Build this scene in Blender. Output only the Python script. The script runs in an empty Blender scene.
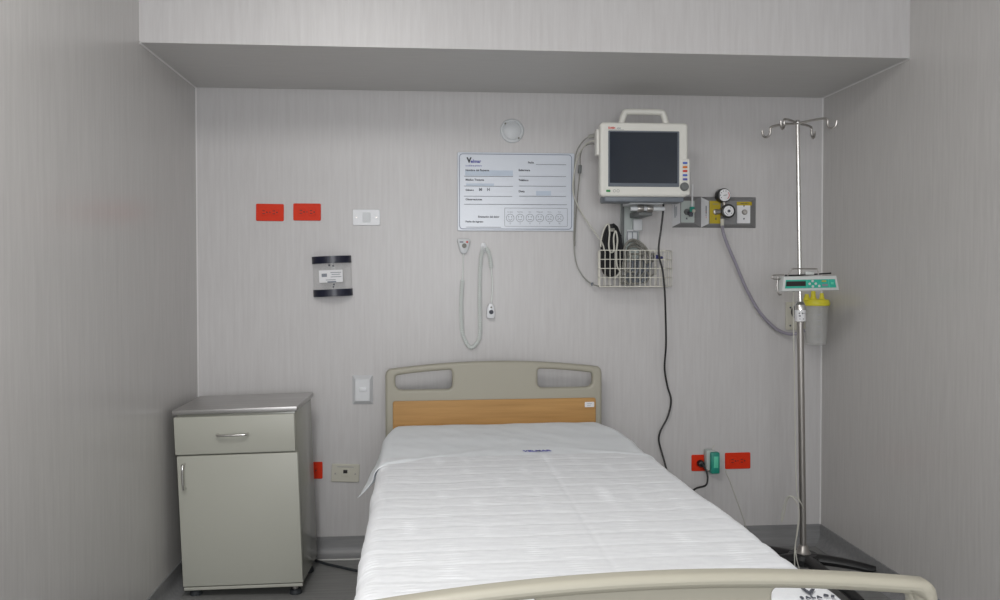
import bpy, bmesh, math, random
from mathutils import Vector, Matrix, Euler, noise
PI = math.pi
random.seed(4)
S = bpy.context.scene
C = S.collection

# ------------------------------------------------------------------ camera
F_PX, YAW, PITCH, ROLL, DIST, EYE, SY = 842.85, 0.0812, -0.0193, -0.0012, 3.633, 1.2, -7.42
fw = Vector((math.sin(YAW)*math.cos(PITCH), math.cos(YAW)*math.cos(PITCH), math.sin(PITCH)))
r0 = Vector((math.cos(YAW), -math.sin(YAW), 0)); u0 = r0.cross(fw)
rt = math.cos(ROLL)*r0 + math.sin(ROLL)*u0
up = -math.sin(ROLL)*r0 + math.cos(ROLL)*u0
EYEP = Vector((0, -DIST, EYE))
cd = bpy.data.cameras.new('camera'); cam = bpy.data.objects.new('camera', cd); C.objects.link(cam)
cam.matrix_world = Matrix(((rt.x, up.x, -fw.x, 0), (rt.y, up.y, -fw.y, -DIST), (rt.z, up.z, -fw.z, EYE), (0, 0, 0, 1)))
cd.sensor_width = 36; cd.lens = F_PX/1000*36; cd.shift_y = SY/1000; cd.clip_start = 0.05
S.camera = cam

def ray(px, py):
    return fw + rt*((px-500)/F_PX) - up*((py-300-SY)/F_PX)
def at(px, py, Y=0.0):                    # surveyed point of the photo at depth plane y = Y
    d = ray(px, py); return EYEP + d*((Y-EYEP.y)/d.y)
def atz(px, py, Z=0.0):
    d = ray(px, py); return EYEP + d*((Z-EYEP.z)/d.z)

# ------------------------------------------------------------------ materials
M = {}
def mat(name, col, rough=0.5, metal=0.0, spec=0.5, alpha=1.0, emis=None, coat=0):
    m = bpy.data.materials.new(name); m.use_nodes = True
    b = m.node_tree.nodes['Principled BSDF']
    b.inputs['Base Color'].default_value = (*col, 1); b.inputs['Roughness'].default_value = rough
    b.inputs['Metallic'].default_value = metal; b.inputs['Specular IOR Level'].default_value = spec
    b.inputs['Alpha'].default_value = alpha
    if coat: b.inputs['Coat Weight'].default_value = coat
    if emis: b.inputs['Emission Color'].default_value = (*emis[:3], 1); b.inputs['Emission Strength'].default_value = emis[3]
    M[name] = m; return m
def noisy(name, c1, c2, scale, rough=0.5, detail=4, bump=0.0, metal=0.0, lo=.3, hi=.7, spec=.5, nscale=1.0):
    m = mat(name, c1, rough, metal, spec); nt = m.node_tree; N = nt.nodes; L = nt.links; b = N['Principled BSDF']
    tc = N.new('ShaderNodeTexCoord'); mp = N.new('ShaderNodeMapping'); mp.inputs['Scale'].default_value = scale
    nz = N.new('ShaderNodeTexNoise'); nz.inputs['Scale'].default_value = nscale; nz.inputs['Detail'].default_value = detail; nz.inputs['Roughness'].default_value = .65
    cr = N.new('ShaderNodeValToRGB'); cr.color_ramp.elements[0].color = (*c1, 1); cr.color_ramp.elements[1].color = (*c2, 1)
    cr.color_ramp.elements[0].position = lo; cr.color_ramp.elements[1].position = hi
    L.new(tc.outputs['Object'], mp.inputs['Vector']); L.new(mp.outputs['Vector'], nz.inputs['Vector'])
    L.new(nz.outputs['Fac'], cr.inputs['Fac']); L.new(cr.outputs['Color'], b.inputs['Base Color'])
    if bump:
        bp = N.new('ShaderNodeBump'); bp.inputs['Strength'].default_value = bump; bp.inputs['Distance'].default_value = .002
        L.new(nz.outputs['Fac'], bp.inputs['Height']); L.new(bp.outputs['Normal'], b.inputs['Normal'])
    return m
noisy('wall_laminate', (.565, .548, .548), (.625, .612, .612), (80, 80, 4.5), .32, 4, .03, nscale=1, spec=.4)
noisy('wall_side_laminate', (.555, .54, .53), (.615, .60, .588), (80, 80, 4.5), .26, 4, .03, nscale=1, spec=.4)
noisy('soffit_underside', (.60, .595, .585), (.64, .635, .625), (6, 90, 6), .5, 4)
mat('ceiling_paint', (.6, .6, .59), .8)
noisy('floor_vinyl', (.21, .21, .205), (.30, .30, .295), (3, 70, 3), .42, 5, .05)
noisy('baseboard_vinyl', (.22, .22, .225), (.29, .29, .295), (4, 60, 60), .4, 4, .03)
mat('sealant', (.62, .62, .6), .5)
mat('bed_plastic', (.385, .365, .30), .45)
noisy('wood', (.40, .21, .06), (.52, .29, .095), (2.5, 30, 55), .45, 5, .0)
mat('steel_paint', (.5, .5, .48), .4)
noisy('sheet_white', (.80, .83, .86), (.84, .87, .90), (9, 9, 9), .85, 3, .1)
noisy('spread_white', (.77, .785, .815), (.81, .825, .85), (40, 40, 40), .9, 3, .12)
mat('mattress_vinyl', (.55, .6, .66), .6)
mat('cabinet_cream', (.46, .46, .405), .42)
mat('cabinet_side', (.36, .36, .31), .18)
noisy('stainless', (.44, .43, .425), (.54, .53, .52), (2, 60, 60), .36, 3, 0, metal=.75)
mat('chrome', (.72, .71, .69), .18, 1)
mat('dull_steel', (.42, .40, .38), .35, .9)
mat('dark_rubber', (.035, .04, .045), .6)
mat('black_plastic', (.012, .012, .013), .38)
mat('black_cloth', (.014, .014, .016), .85)
mat('navy_cap', (.008, .010, .028), .3)
mat('clear_acrylic', (.92, .92, .92), .08, 0, .6, .12)
mat('clear_canister', (.78, .78, .76), .12, 0, .6, .26)
mat('white_plastic', (.66, .68, .70), .4)
mat('white_gloss', (.80, .81, .84), .3)
mat('cream_plastic', (.60, .58, .50), .42)
mat('monitor_shell', (.76, .75, .70), .42)
mat('monitor_grey', (.17, .19, .22), .45)
mat('screen_glass', (.016, .023, .036), .12, 0, .5)
mat('screen_bezel', (.12, .14, .17), .4)
mat('outlet_red', (.74, .035, .006), .5, 0, .25)
mat('outlet_red_dark', (.36, .018, .006), .45)
mat('slot_dark', (.02, .015, .015), .6)
mat('switch_silver', (.70, .71, .73), .3, .1)
mat('panel_grey', (.24, .24, .245), .4, .2)
mat('panel_edge', (.20, .20, .20), .4)
mat('panel_light', (.48, .53, .51), .4)
mat('yellow', (.50, .38, .015), .5)
mat('yellow_bright', (.78, .70, .04), .4)
mat('label_white', (.80, .80, .82), .55)
mat('red_mark', (.60, .05, .03), .5)
mat('orange', (.75, .20, .03), .5)
mat('blue_mark', (.09, .16, .55), .5)
mat('ink', (.075, .08, .10), .6)
mat('ink_grey', (.24, .26, .30), .6)
mat('navy_blue', (.025, .03, .14), .45)
mat('ink_blue', (.12, .12, .42), .6)
mat('board_blue', (.50, .58, .69), .3)
mat('board_white', (.66, .70, .77), .2, 0, .6)
mat('board_line', (.22, .25, .34), .5)
mat('green_plug', (.015, .28, .21), .4)
mat('green_panel', (.03, .42, .31), .4)
mat('green_light', (.12, .62, .42), .4)
mat('pump_shell', (.62, .64, .63), .4)
mat('cable_grey', (.23, .225, .20), .5)
mat('cable_white', (.58, .57, .51), .5)
mat('cable_dim', (.33, .33, .30), .5)
mat('coil_white', (.84, .88, .86), .5)
mat('hose_grey', (.32, .30, .36), .35, 0, .5)
mat('basket_wire', (.78, .76, .68), .4)
mat('knob_grey', (.16, .17, .17), .5)
mat('led_green', (.04, .30, .08), .4)
mat('window_frame_white', (.7, .7, .7), .4)
mat('glass', (.9, .95, .95), .02, 0, .5, .12)

# ------------------------------------------------------------------ mesh helpers
class MB:
    def __init__(s): s.bm = bmesh.new()
    def _new(s, verts, T=None):
        if T is not None: bmesh.ops.transform(s.bm, matrix=T, verts=verts)
        return verts
    def box(s, c, d, bev=0.0, T=None, seg=2):
        r = bmesh.ops.create_cube(s.bm, size=1); vs = r['verts']
        bmesh.ops.scale(s.bm, vec=Vector(d), verts=vs); bmesh.ops.translate(s.bm, vec=Vector(c), verts=vs)
        if T is not None: bmesh.ops.transform(s.bm, matrix=T, verts=vs)
        if bev > 0:
            es = list({e for v in vs for e in v.link_edges})
            bmesh.ops.bevel(s.bm, geom=es, offset=min(bev, min(d)*.49), segments=seg, profile=.5, affect='EDGES')
        return s
    def cyl(s, p0, p1, r, r2=None, n=20, bev=0.0):
        p0, p1 = Vector(p0), Vector(p1); d = p1-p0
        R = d.to_track_quat('Z', 'Y').to_matrix().to_4x4()
        T = Matrix.Translation((p0+p1)/2) @ R
        g = bmesh.ops.create_cone(s.bm, cap_ends=True, segments=n, radius1=r, radius2=r if r2 is None else r2, depth=d.length, matrix=T)
        if bev > 0:
            es = [e for e in {e for v in g['verts'] for e in v.link_edges} if any(len(f.verts) > 4 for f in e.link_faces)]
            bmesh.ops.bevel(s.bm, geom=es, offset=bev, segments=2, profile=.5, affect='EDGES')
        return s
    def sph(s, c, r, sc=(1, 1, 1), n=16):
        g = bmesh.ops.create_uvsphere(s.bm, u_segments=n, v_segments=max(8, n//2), radius=r)
        bmesh.ops.scale(s.bm, vec=Vector(sc), verts=g['verts']); bmesh.ops.translate(s.bm, vec=Vector(c), verts=g['verts'])
        return s
    def lathe(s, prof, T=None, n=28):               # profile (r, z), closed at the ends
        rings = []
        for r, z in prof:
            rings.append([s.bm.verts.new((r*math.cos(2*PI*k/n), r*math.sin(2*PI*k/n), z)) for k in range(n)])
        for a, b in zip(rings, rings[1:]):
            for k in range(n): s.bm.faces.new((a[k], a[(k+1) % n], b[(k+1) % n], b[k]))
        s.bm.faces.new(rings[0][::-1]); s.bm.faces.new(rings[-1])
        if T is not None: bmesh.ops.transform(s.bm, matrix=T, verts=[v for R in rings for v in R])
        return s
    def tube(s, pts, r, n=8, smooth=6, radii=None):
        P = [Vector(p) for p in pts]
        if smooth > 1 and len(P) > 2: P = spline(P, smooth)
        m = len(P); T = []
        for i in range(m): T.append((P[min(i+1, m-1)]-P[max(i-1, 0)]).normalized())
        a = Vector((0, 0, 1)) if abs(T[0].z) < .9 else Vector((1, 0, 0))
        U = T[0].cross(a).normalized(); rings = []
        for i in range(m):
            U = (U - T[i]*U.dot(T[i])).normalized(); V = T[i].cross(U)
            q = r if radii is None else radii[0]+(radii[1]-radii[0])*i/(m-1)
            rings.append([s.bm.verts.new(P[i]+(U*math.cos(2*PI*k/n)+V*math.sin(2*PI*k/n))*q) for k in range(n)])
        for a_, b_ in zip(rings, rings[1:]):
            for k in range(n): s.bm.faces.new((a_[k], a_[(k+1) % n], b_[(k+1) % n], b_[k]))
        s.bm.faces.new(rings[0][::-1]); s.bm.faces.new(rings[-1])
        return s
    def prism(s, poly, y0, y1, bev=0.0, T=None):    # outline in x,z extruded along y
        a = [s.bm.verts.new((x, y0, z)) for x, z in poly]; b = [s.bm.verts.new((x, y1, z)) for x, z in poly]
        n = len(poly); fs = [s.bm.faces.new(a), s.bm.faces.new(b[::-1])]
        for k in range(n): fs.append(s.bm.faces.new((a[k], b[k], b[(k+1) % n], a[(k+1) % n])))
        if bev > 0:
            es = list({e for e in fs[0].edges} | {e for e in fs[1].edges})
            bmesh.ops.bevel(s.bm, geom=es, offset=bev, segments=2, profile=.5, affect='EDGES')
        if T is not None: bmesh.ops.transform(s.bm, matrix=T, verts=[v for v in a+b if v.is_valid])
        return s
    def frustum(s, back, front, yb, yf):            # (x0,z0,x1,z1) rectangles
        def rc(q, y): return [s.bm.verts.new(v) for v in ((q[0], y, q[1]), (q[2], y, q[1]), (q[2], y, q[3]), (q[0], y, q[3]))]
        a, b = rc(back, yb), rc(front, yf)
        s.bm.faces.new(a); s.bm.faces.new(b[::-1])
        for k in range(4): s.bm.faces.new((a[k], b[k], b[(k+1) % 4], a[(k+1) % 4]))
        return s
    def mesh(s, me, T):
        n0 = len(s.bm.verts); s.bm.from_mesh(me); s.bm.verts.ensure_lookup_table()
        bmesh.ops.transform(s.bm, matrix=T, verts=s.bm.verts[n0:]); return s
    def text(s, body, size, T, ext=.0004, align='LEFT', bold=0.0):
        cu = bpy.data.curves.new('t', 'FONT'); cu.body = body; cu.size = size; cu.extrude = ext; cu.align_x = align; cu.align_y = 'CENTER'
        cu.resolution_u = 2; cu.offset = bold
        return s.curve(cu, T)
    def curve(s, cu, T):
        o = bpy.data.objects.new('t', cu); C.objects.link(o); dg = bpy.context.evaluated_depsgraph_get()
        me = bpy.data.meshes.new_from_object(o.evaluated_get(dg)); bpy.data.objects.remove(o); bpy.data.curves.remove(cu)
        s.mesh(me, T); bpy.data.meshes.remove(me); return s
    def plate(s, loops, thick, bev, T, res=3):      # filled 2D outline with holes, rounded edges, in its own XY
        cu = bpy.data.curves.new('p', 'CURVE'); cu.dimensions = '2D'; cu.fill_mode = 'BOTH'
        cu.extrude = max(thick/2-bev, 1e-5); cu.bevel_depth = bev; cu.bevel_resolution = res; cu.offset = -bev
        for lp in loops:
            sp = cu.splines.new('POLY'); sp.points.add(len(lp)-1); sp.use_cyclic_u = True
            for q, (x, y) in zip(sp.points, lp): q.co = (x, y, 0, 1)
        return s.curve(cu, T)
    def build(s, name, m, parent=None, smooth=True, origin=None):
        if origin is None and parent is not None:
            top = parent
            while top.parent is not None: top = top.parent
            if top.get('_local') is None and top.get('_at') is not None: origin = Vector(top['_at'])
        if origin is not None: bmesh.ops.translate(s.bm, vec=-Vector(origin), verts=s.bm.verts[:])
        bmesh.ops.recalc_face_normals(s.bm, faces=s.bm.faces[:])
        me = bpy.data.meshes.new(name); s.bm.to_mesh(me); s.bm.free()
        if smooth:
            me.polygons.foreach_set('use_smooth', [True]*len(me.polygons))
            me.set_sharp_from_angle(angle=math.radians(38))
        me.materials.append(M[m]); o = bpy.data.objects.new(name, me); C.objects.link(o)
        if parent is not None: o.parent = parent
        elif origin is not None: o.location = origin
        return o
def spline(P, k):
    out = []
    Q = [P[0]*2-P[1]]+list(P)+[P[-1]*2-P[-2]]
    for i in range(1, len(Q)-2):
        a, b, c, d = Q[i-1:i+3]
        for j in range(k):
            t = j/k; out.append(.5*((2*b)+(c-a)*t+(2*a-5*b+4*c-d)*t*t+(3*b-a-3*c+d)*t*t*t))
    out.append(Q[-2]); return out
def rrect(x0, z0, x1, z1, r, n=5):
    o = []
    for cx, cz, a in ((x1-r, z1-r, 0), (x0+r, z1-r, 90), (x0+r, z0+r, 180), (x1-r, z0+r, 270)):
        for k in range(n+1):
            t = math.radians(a+90*k/n); o.append((cx+r*math.cos(t), cz+r*math.sin(t)))
    return o
FACE = Matrix.Rotation(PI/2, 4, 'X')                # own XY plane -> stands up facing -y
def face_at(p, rot=0.0): return Matrix.Translation(Vector(p)) @ FACE @ Matrix.Rotation(rot, 4, 'Z')
def thing(name, label, cat, loc, group=None, rot=(0, 0, 0), local=False):
    o = bpy.data.objects.new(name, None); C.objects.link(o); o.location = loc; o.rotation_euler = rot
    o.empty_display_size = .05; o['label'] = label; o['category'] = cat
    if group: o['group'] = group
    if local: o['_local'] = 1
    o['_at'] = tuple(loc); return o
def tag(o, label, cat, group=None):
    o['label'] = label; o['category'] = cat
    if group: o['group'] = group
    return o
def struct(o, label=None):
    o['kind'] = 'structure'
    if label: o['label'] = label
    return o
def copy_tree(o, parent=None):
    c = o.copy(); C.objects.link(c)
    if parent is not None: c.parent = parent
    for ch in list(o.children): copy_tree(ch, c)
    return c

# ------------------------------------------------------------------ room shell
XL, XR, ZS, SD, ZC, YF, ZB = -.9813, 1.7372, 1.9913, .6818, 2.62, -5.3, .088
struct(MB().box(((XL+XR)/2, YF/2, -.05), (XR-XL+.3, -YF+.3, .1)).build('floor', 'floor_vinyl'), 'dark grey streaked vinyl floor')
struct(MB().box(((XL+XR)/2, YF/2, ZC+.05), (XR-XL+.3, -YF+.3, .1)).build('ceiling', 'ceiling_paint'))
struct(MB().box(((XL+XR)/2, .05, ZC/2), (XR-XL, .1, ZC)).build('wall_back', 'wall_laminate'), 'pale grey vertically grained back wall')
struct(MB().box((XL-.05, YF/2, ZC/2), (.1, -YF+.2, ZC)).build('wall_left', 'wall_side_laminate'), 'grey grained wall on the left')
struct(MB().box((XR+.05, YF/2, ZC/2), (.1, -YF+.2, ZC)).build('wall_right', 'wall_side_laminate'), 'grey grained wall on the right')
so = MB().box(((XL+XR)/2, -SD/2, (ZS+ZC)/2), (XR-XL, SD, ZC-ZS)).build('trim_1', 'wall_laminate')
so.data.materials.append(M['soffit_underside'])
for p in so.data.polygons:
    if p.normal.z < -.5: p.material_index = 1
struct(so, 'boxed soffit across the top of the back wall')
# front wall behind the camera; its unseen window is added for frontal fill
WX0, WX1, WZ0, WZ1 = -.80, 1.0, .75, 2.25
wf = MB()
wf.box(((XL+WX0)/2, YF-.05, ZC/2), (WX0-XL, .1, ZC)).box(((WX1+XR)/2, YF-.05, ZC/2), (XR-WX1, .1, ZC))
wf.box(((WX0+WX1)/2, YF-.05, WZ0/2), (WX1-WX0, .1, WZ0)).box(((WX0+WX1)/2, YF-.05, (WZ1+ZC)/2), (WX1-WX0, .1, ZC-WZ1))
struct(wf.build('wall_front', 'wall_laminate'))
w = MB(); cx, cz = (WX0+WX1)/2, (WZ0+WZ1)/2
for x in (WX0+.025, cx, WX1-.025): w.box((x, YF-.05, cz), (.05, .06, WZ1-WZ0))
for z in (WZ0+.025, WZ1-.025): w.box((cx, YF-.05, z), (WX1-WX0, .06, .05))
wo = struct(w.build('added_window_1', 'window_frame_white'))
MB().box((cx, YF-.05, cz), (WX1-WX0-.02, .008, WZ1-WZ0-.02)).build('pane', 'glass', wo)
# coved vinyl skirting
def coving(name, a, b, nrm, label):
    a, b, nrm = Vector(a), Vector(b), Vector(nrm)
    prof = [(0, 0), (.045, 0), (.045, .002), (.028, .006), (.014, .016), (.006, .032), (.004, .05), (.004, ZB-.002), (.002, ZB), (0, ZB)]
    m = MB(); A = [m.bm.verts.new(a+nrm*u+Vector((0, 0, v))) for u, v in prof]; B = [m.bm.verts.new(b+nrm*u+Vector((0, 0, v))) for u, v in prof]
    n = len(prof); m.bm.faces.new(A); m.bm.faces.new(B[::-1])
    for k in range(n): m.bm.faces.new((A[k], A[(k+1) % n], B[(k+1) % n], B[k]))
    return struct(m.build(name, 'baseboard_vinyl'), label)
bb = coving('baseboard_back', (XL, 0, 0), (XR, 0, 0), (0, -1, 0), 'grey coved vinyl skirting under the back wall')
coving('baseboard_left', (XL, YF, 0), (XL, 0, 0), (1, 0, 0), 'grey coved vinyl skirting under the left wall')
coving('baseboard_right', (XR, YF, 0), (XR, 0, 0), (-1, 0, 0), 'grey coved vinyl skirting under the right wall')
sl = MB()
sl.tube([(x, -.0455+.0015*math.sin(x*23), .0025) for x in [-.5+.05*k for k in range(9)]], .0035, 6, 2)
sl.build('sealant_bead', 'sealant', bb)['label'] = 'white sealant bead along the skirting foot'

mat('corner_bead', (.74, .73, .725), .45)
for k, (a_, b_) in enumerate((((XL, 0, ZB), (XL, 0, ZS)), ((XR, 0, ZB), (XR, 0, ZS)), ((XL, 0, ZS), (XL, -SD, ZS)), ((XR, 0, ZS), (XR, -SD, ZS)))):
    struct(MB().tube([Vector(a_), Vector(b_)], .0045, 8, 1).build('trim_%d' % (k+2), 'corner_bead'), 'pale sealant bead in the wall corner')
# ------------------------------------------------------------------ lights
def area(name, loc, size, sizey, e, col, rot):
    l = bpy.data.lights.new(name, 'AREA'); l.shape = 'RECTANGLE'; l.size = size; l.size_y = sizey; l.energy = e; l.color = col
    o = bpy.data.objects.new(name, l); C.objects.link(o); o.location = loc; o.rotation_euler = rot; return o
area('window_fill_light', (cx, YF+.03, cz), WX1-WX0-.1, WZ1-WZ0-.1, 46, (.97, .985, 1.0), (PI/2, 0, 0))  # added frontal fill, placed at the unseen window as if daylight
area('ceiling_lamp', (-.45, -2.95, ZC-.02), .8, 1.4, 33, (1, .985, .955), (0, 0, 0))
wd = bpy.data.worlds.new('sky'); wd.use_nodes = True; S.world = wd
wd.node_tree.nodes['Background'].inputs[0].default_value = (.75, .82, .9, 1); wd.node_tree.nodes['Background'].inputs[1].default_value = 1.0

# ------------------------------------------------------------------ hospital bed
BR = .033                                           # the bed stands slightly askew
BQ = .0245
bed = thing('hospital_bed', 'hospital bed with beige plastic end boards and wooden headboard panel', 'bed', (.263, -.13, 0), rot=(0, 0, BR), local=True)
def board_outline(zt, zlow):
    hw = .453; o = []
    for k in range(25):
        x = hw*.965*(1-2*k/24); o.append((x, zt-.030*(x/hw)**2))
    zc = zt-.030
    L = [(-hw+.0085, zc-.0035), (-hw+.003, zc-.011), (-hw, zc-.024), (-hw, zlow), (hw, zlow), (hw, zc-.024), (hw-.003, zc-.011), (hw-.0085, zc-.0035)]
    return o + L
def hole(zt, s, rail=.028, xi=.179):                                    # the sloping handle slot, s = -1 left, +1 right
    x0, x1, zb = xi, .412, zt-.114
    pts = []
    def arc(cx, cz, r, a0, a1):
        for k in range(6):
            t = math.radians(a0+(a1-a0)*k/5); pts.append((s*(cx+r*math.cos(t)), cz+r*math.sin(t)))
    top = lambda x: zt-rail-.030*(x/.453)**2
    arc(x1-.012, top(x1)-.012, .012, 0, 90)
    for k in range(1, 6):
        x = x1-.012-(x1-x0-.024)*k/6; pts.append((s*x, top(x)))
    arc(x0+.012, top(x0)-.013, .012, 90, 180); arc(x0+.02, zb+.02, .02, 180, 270); arc(x1-.026, zb+.026, .026, 270, 360)
    return pts
PL = lambda y: Matrix.Translation((0, y, 0)) @ FACE
hb = MB().plate([board_outline(.847, .30), hole(.847, -1), hole(.847, 1)], .036, .011, PL(0)).build('headboard', 'bed_plastic', bed)
MB().plate([rrect(-.423, .33, .425, .689, .01)], .008, .003, PL(-.0215)).build('wood_panel', 'wood', hb)['label'] = 'orange brown wood-grain panel'
st = MB().plate([rrect(.377, .650, .417, .672, .003)], .002, .0006, PL(-.0265)).build('sticker', 'label_white', hb); st['label'] = 'small white tape label on the wood panel'
MB().box((.396, -.0277, .6645), (.022, .0008, .0016)).build('print_line', 'ink_grey', st)
MB().box((.394, -.0277, .6575), (.016, .0008, .0014)).build('print_line', 'ink_grey', st)
fy = -2.25
FT = .748
opening = [(.413*(1-2*k/20), FT-.023-.030*(.413*(1-2*k/20)/.453)**2) for k in range(21)]
opening = [(.418, opening[0][1]-.012)]+opening+[(-.418, opening[-1][1]-.012), (-.418, .30), (.418, .30)]
FX = Matrix.Translation((.003, fy, 0)) @ FACE
fb = MB().plate([board_outline(FT, .27), opening], .042, .0135, FX, 4).build('footboard', 'bed_plastic', bed)
inner = [(x*.955, z-.012) for x, z in board_outline(FT, .30)]
MB().plate([inner, hole(FT, -1, .024, .184), hole(FT, 1, .024, .184)], .020, .006, Matrix.Translation((.003, fy+.004, 0)) @ FACE).build('center_panel', 'bed_plastic', fb)
b = MB()
for x in (-.40, .40): b.box((x, -1.12, .40), (.05, 2.16, .06), .006)
for y in (-.10, -.75, -1.45, -2.14): b.box((0, y, .40), (.8, .05, .05), .006)
b.box((0, -1.12, .438), (.84, 2.12, .016), .004)
b.build('deck_frame', 'steel_paint', bed)
b = MB()
for x in (-.30, .30): b.box((x, -1.12, .17), (.05, 1.9, .05), .006)
for y in (-.2, -2.04): b.box((0, y, .17), (.70, .05, .05), .006)
for y in (-.55, -1.7):
    for x in (-.3, .3): b.cyl((x, y, .18), (x, y+.12*(1 if y > -1 else -1), .40), .022)
b.build('base_frame', 'steel_paint', bed)
for x in (-.34, .34):
    for y in (-.2, -2.04):
        lg = MB().cyl((x, y, .10), (x, y, .18), .018).box((x, y, .095), (.035, .06, .05), .008).build('leg', 'steel_paint', bed)
        MB().cyl((x-.016, y, .06), (x+.016, y, .06), .06, n=28, bev=.006).build('caster', 'dark_rubber', lg)
# mattress and bedding, each in the bed's own frame
ZM = .592
def bedthing(name, label, cat):
    return thing(name, label, cat, (.263, -.13, 0), rot=(0, 0, BR), local=True)
mt = MB().box((.005, -1.135, .517), (.885, 2.17, .14), .035, seg=4).build('mattress', 'mattress_vinyl')
mt.location = (.263, -.13, 0); mt.rotation_euler = (0, 0, BQ); tag(mt, 'foam mattress on the hospital bed under the white bedding', 'mattress')
HWM = .448
def cross(u, hw, top, drop, flare, rad=.035):
    # u in -1..1 across; returns (x, z, nx, nz) over the top, round the shoulder and down the side
    L1 = hw-rad; L2 = rad*PI/2; L3 = drop; tot = L1+L2+L3
    s = abs(u)*tot; sg = 1 if u >= 0 else -1
    if s <= L1: return sg*s, top, 0, 1
    if s <= L1+L2:
        a = (s-L1)/rad; return sg*(L1+rad*math.sin(a)), top-rad+rad*math.cos(a), sg*math.sin(a), math.cos(a)
    q = s-L1-L2; return sg*(hw+flare*(q/max(L3, 1e-6))**1.3), top-rad-q, sg, 0
def drape(name, y0, y1, ny, nx, fn):
    bm = bmesh.new(); G = []
    for j in range(ny+1):
        y = y0+(y1-y0)*j/ny
        G.append([bm.verts.new(fn(-1+2*i/nx, y, j/ny)) for i in range(nx+1)])
    for j in range(ny):
        for i in range(nx): bm.faces.new((G[j][i], G[j][i+1], G[j+1][i+1], G[j+1][i]))
    m = MB(); m.bm.free(); m.bm = bm; return m
def solid(o, t):
    md = o.modifiers.new('cloth', 'SOLIDIFY'); md.thickness = t; md.offset = -1
def nz(x, y, z=0.0): return noise.noise(Vector((x, y, z)))
def sheet_fn(u, y, t):
    # head end rolls over the mattress edge, the two head corners are pulled down and in
    headr = .05; ye = -.045
    d = max(0.0, (ye-y))            # distance from the head edge
    sink = 0.0
    if d < .11: sink = .030*(1-d/.11)**2
    sink -= .010*math.exp(-(d/.25)**2)
    dropl = .09 if u > 0 else .055
    fl = .018 if u > 0 else .008+.048*max(0.0, min(1.0, (-y-.2)/.6))
    narrow = .052*max(0.0, 1-d/.30)**1.6
    bulge = .022*math.exp(-((-y-.42)/.22)**2) if u > 0 else 0.0
    x, z, nx_, nz_ = cross(u, HWM+.010-narrow+bulge, ZM+.006, dropl, fl, .04)
    edge = max(0, abs(u)-.72)/.28
    z -= sink*(1+.9*edge) + .02*narrow/.052*edge
    # soft pulled creases fanning from the corners and along the width
    w = .0035*nz(u*2.2+y*1.5, y*7, 3)+.0022*nz(u*4-y*5, y*10+u*6, 8)
    c1 = math.exp(-((y+.58+.35*(u-.25))/.035)**2)*max(0, u-.15)*.016
    c2 = math.exp(-((y+.66-.30*(u+.35))/.03)**2)*max(0, -u-.05)*.016
    h = w+c1+c2
    return (x+nx_*h, y, z+nz_*h)
shm = drape('bed_sheet', -.03, -.82, 110, 150, sheet_fn)
sheet = shm.build('bed_sheet', 'sheet_white'); solid(sheet, .0015)
sheet.location = (.263, -.13, 0); sheet.rotation_euler = (0, 0, BQ)
tag(sheet, 'smooth pale blue-white sheet over the head end of the mattress', 'bed sheet')
def spread_fn(u, y, t):
    wob = .007*nz(y*6, 1.3 if u > 0 else 7.7)+.004*nz(y*19, 4 if u > 0 else 2)
    x, z, nx_, nz_ = cross(u, HWM+.012+wob, ZM+.011, .075, .006, .04)
    # quilting: wavy seams across the bed, puckered where the lengthwise seams cross them
    wv = y+.010*nz(x*6, y*2, 1)+.004*nz(x*22, y*5, 9)
    rr = abs(math.sin(PI*wv/.088))
    cx_ = (x+.012*nz(2, y*8, 5))/.088
    seam = math.exp(-((cx_-round(cx_))/.24)**2)*max(0.0, .35+1.3*nz(round(cx_)*3.7, y*7, 11))
    pk = .0012*seam*math.sin(2*PI*y/.0145+3*nz(x*20, y*9, 2))+.0007*nz(x*24, y*70, 6)
    h = .0014*min(1.0, rr*1.8)+pk+.0020*nz(x*5, y*5, 4)-.0011*math.exp(-(((x-.10-.02*y)/.006))**2)
    edge = min(1.0, t/.012)
    h = h*edge-.004*(1-edge)
    return (x+nx_*h, y, z+nz_*h)
spm = drape('quilted_bedspread', -.70, -2.205, 430, 220, spread_fn)
spread = spm.build('quilted_bedspread', 'spread_white'); solid(spread, .003)
spread.location = (.263, -.13, 0); spread.rotation_euler = (0, 0, BQ)
tag(spread, 'white puckered quilted bedspread covering most of the hospital bed', 'bedspread')
def on_bed(px, py, z):                                 # photo point on the bedding -> bed frame
    return Matrix.Rotation(-BQ, 4, 'Z') @ (atz(px, py, z)-Vector((.263, -.13, 0)))
q = on_bed(537, 450.3, ZM+.012)
MB().text('VELMAR', .026, Matrix.Translation((q.x, q.y, ZM+.0105)), align='CENTER', ext=.0008, bold=.0006).build('printed_name', 'ink_blue', sheet)['label'] = 'blue printed name'
q = on_bed(800.5, 597.5, ZM+.017)
pr = MB().text('S A L A', .0125, Matrix.Translation((q.x, q.y, ZM+.0165)), ext=.001, bold=.0006)
pr.text('V', .034, Matrix.Translation((q.x+.020, q.y+.030, ZM+.0165)) @ Matrix.Rotation(-.3, 4, 'Z'), ext=.001, bold=.0014)
pr.text('D E', .0125, Matrix.Translation((q.x+.048, q.y+.008, ZM+.0165)) @ Matrix.Rotation(-.5, 4, 'Z'), ext=.001, bold=.0006)
pr.build('printed_letters', 'ink', spread)['label'] = 'black printed room letters'

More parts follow.
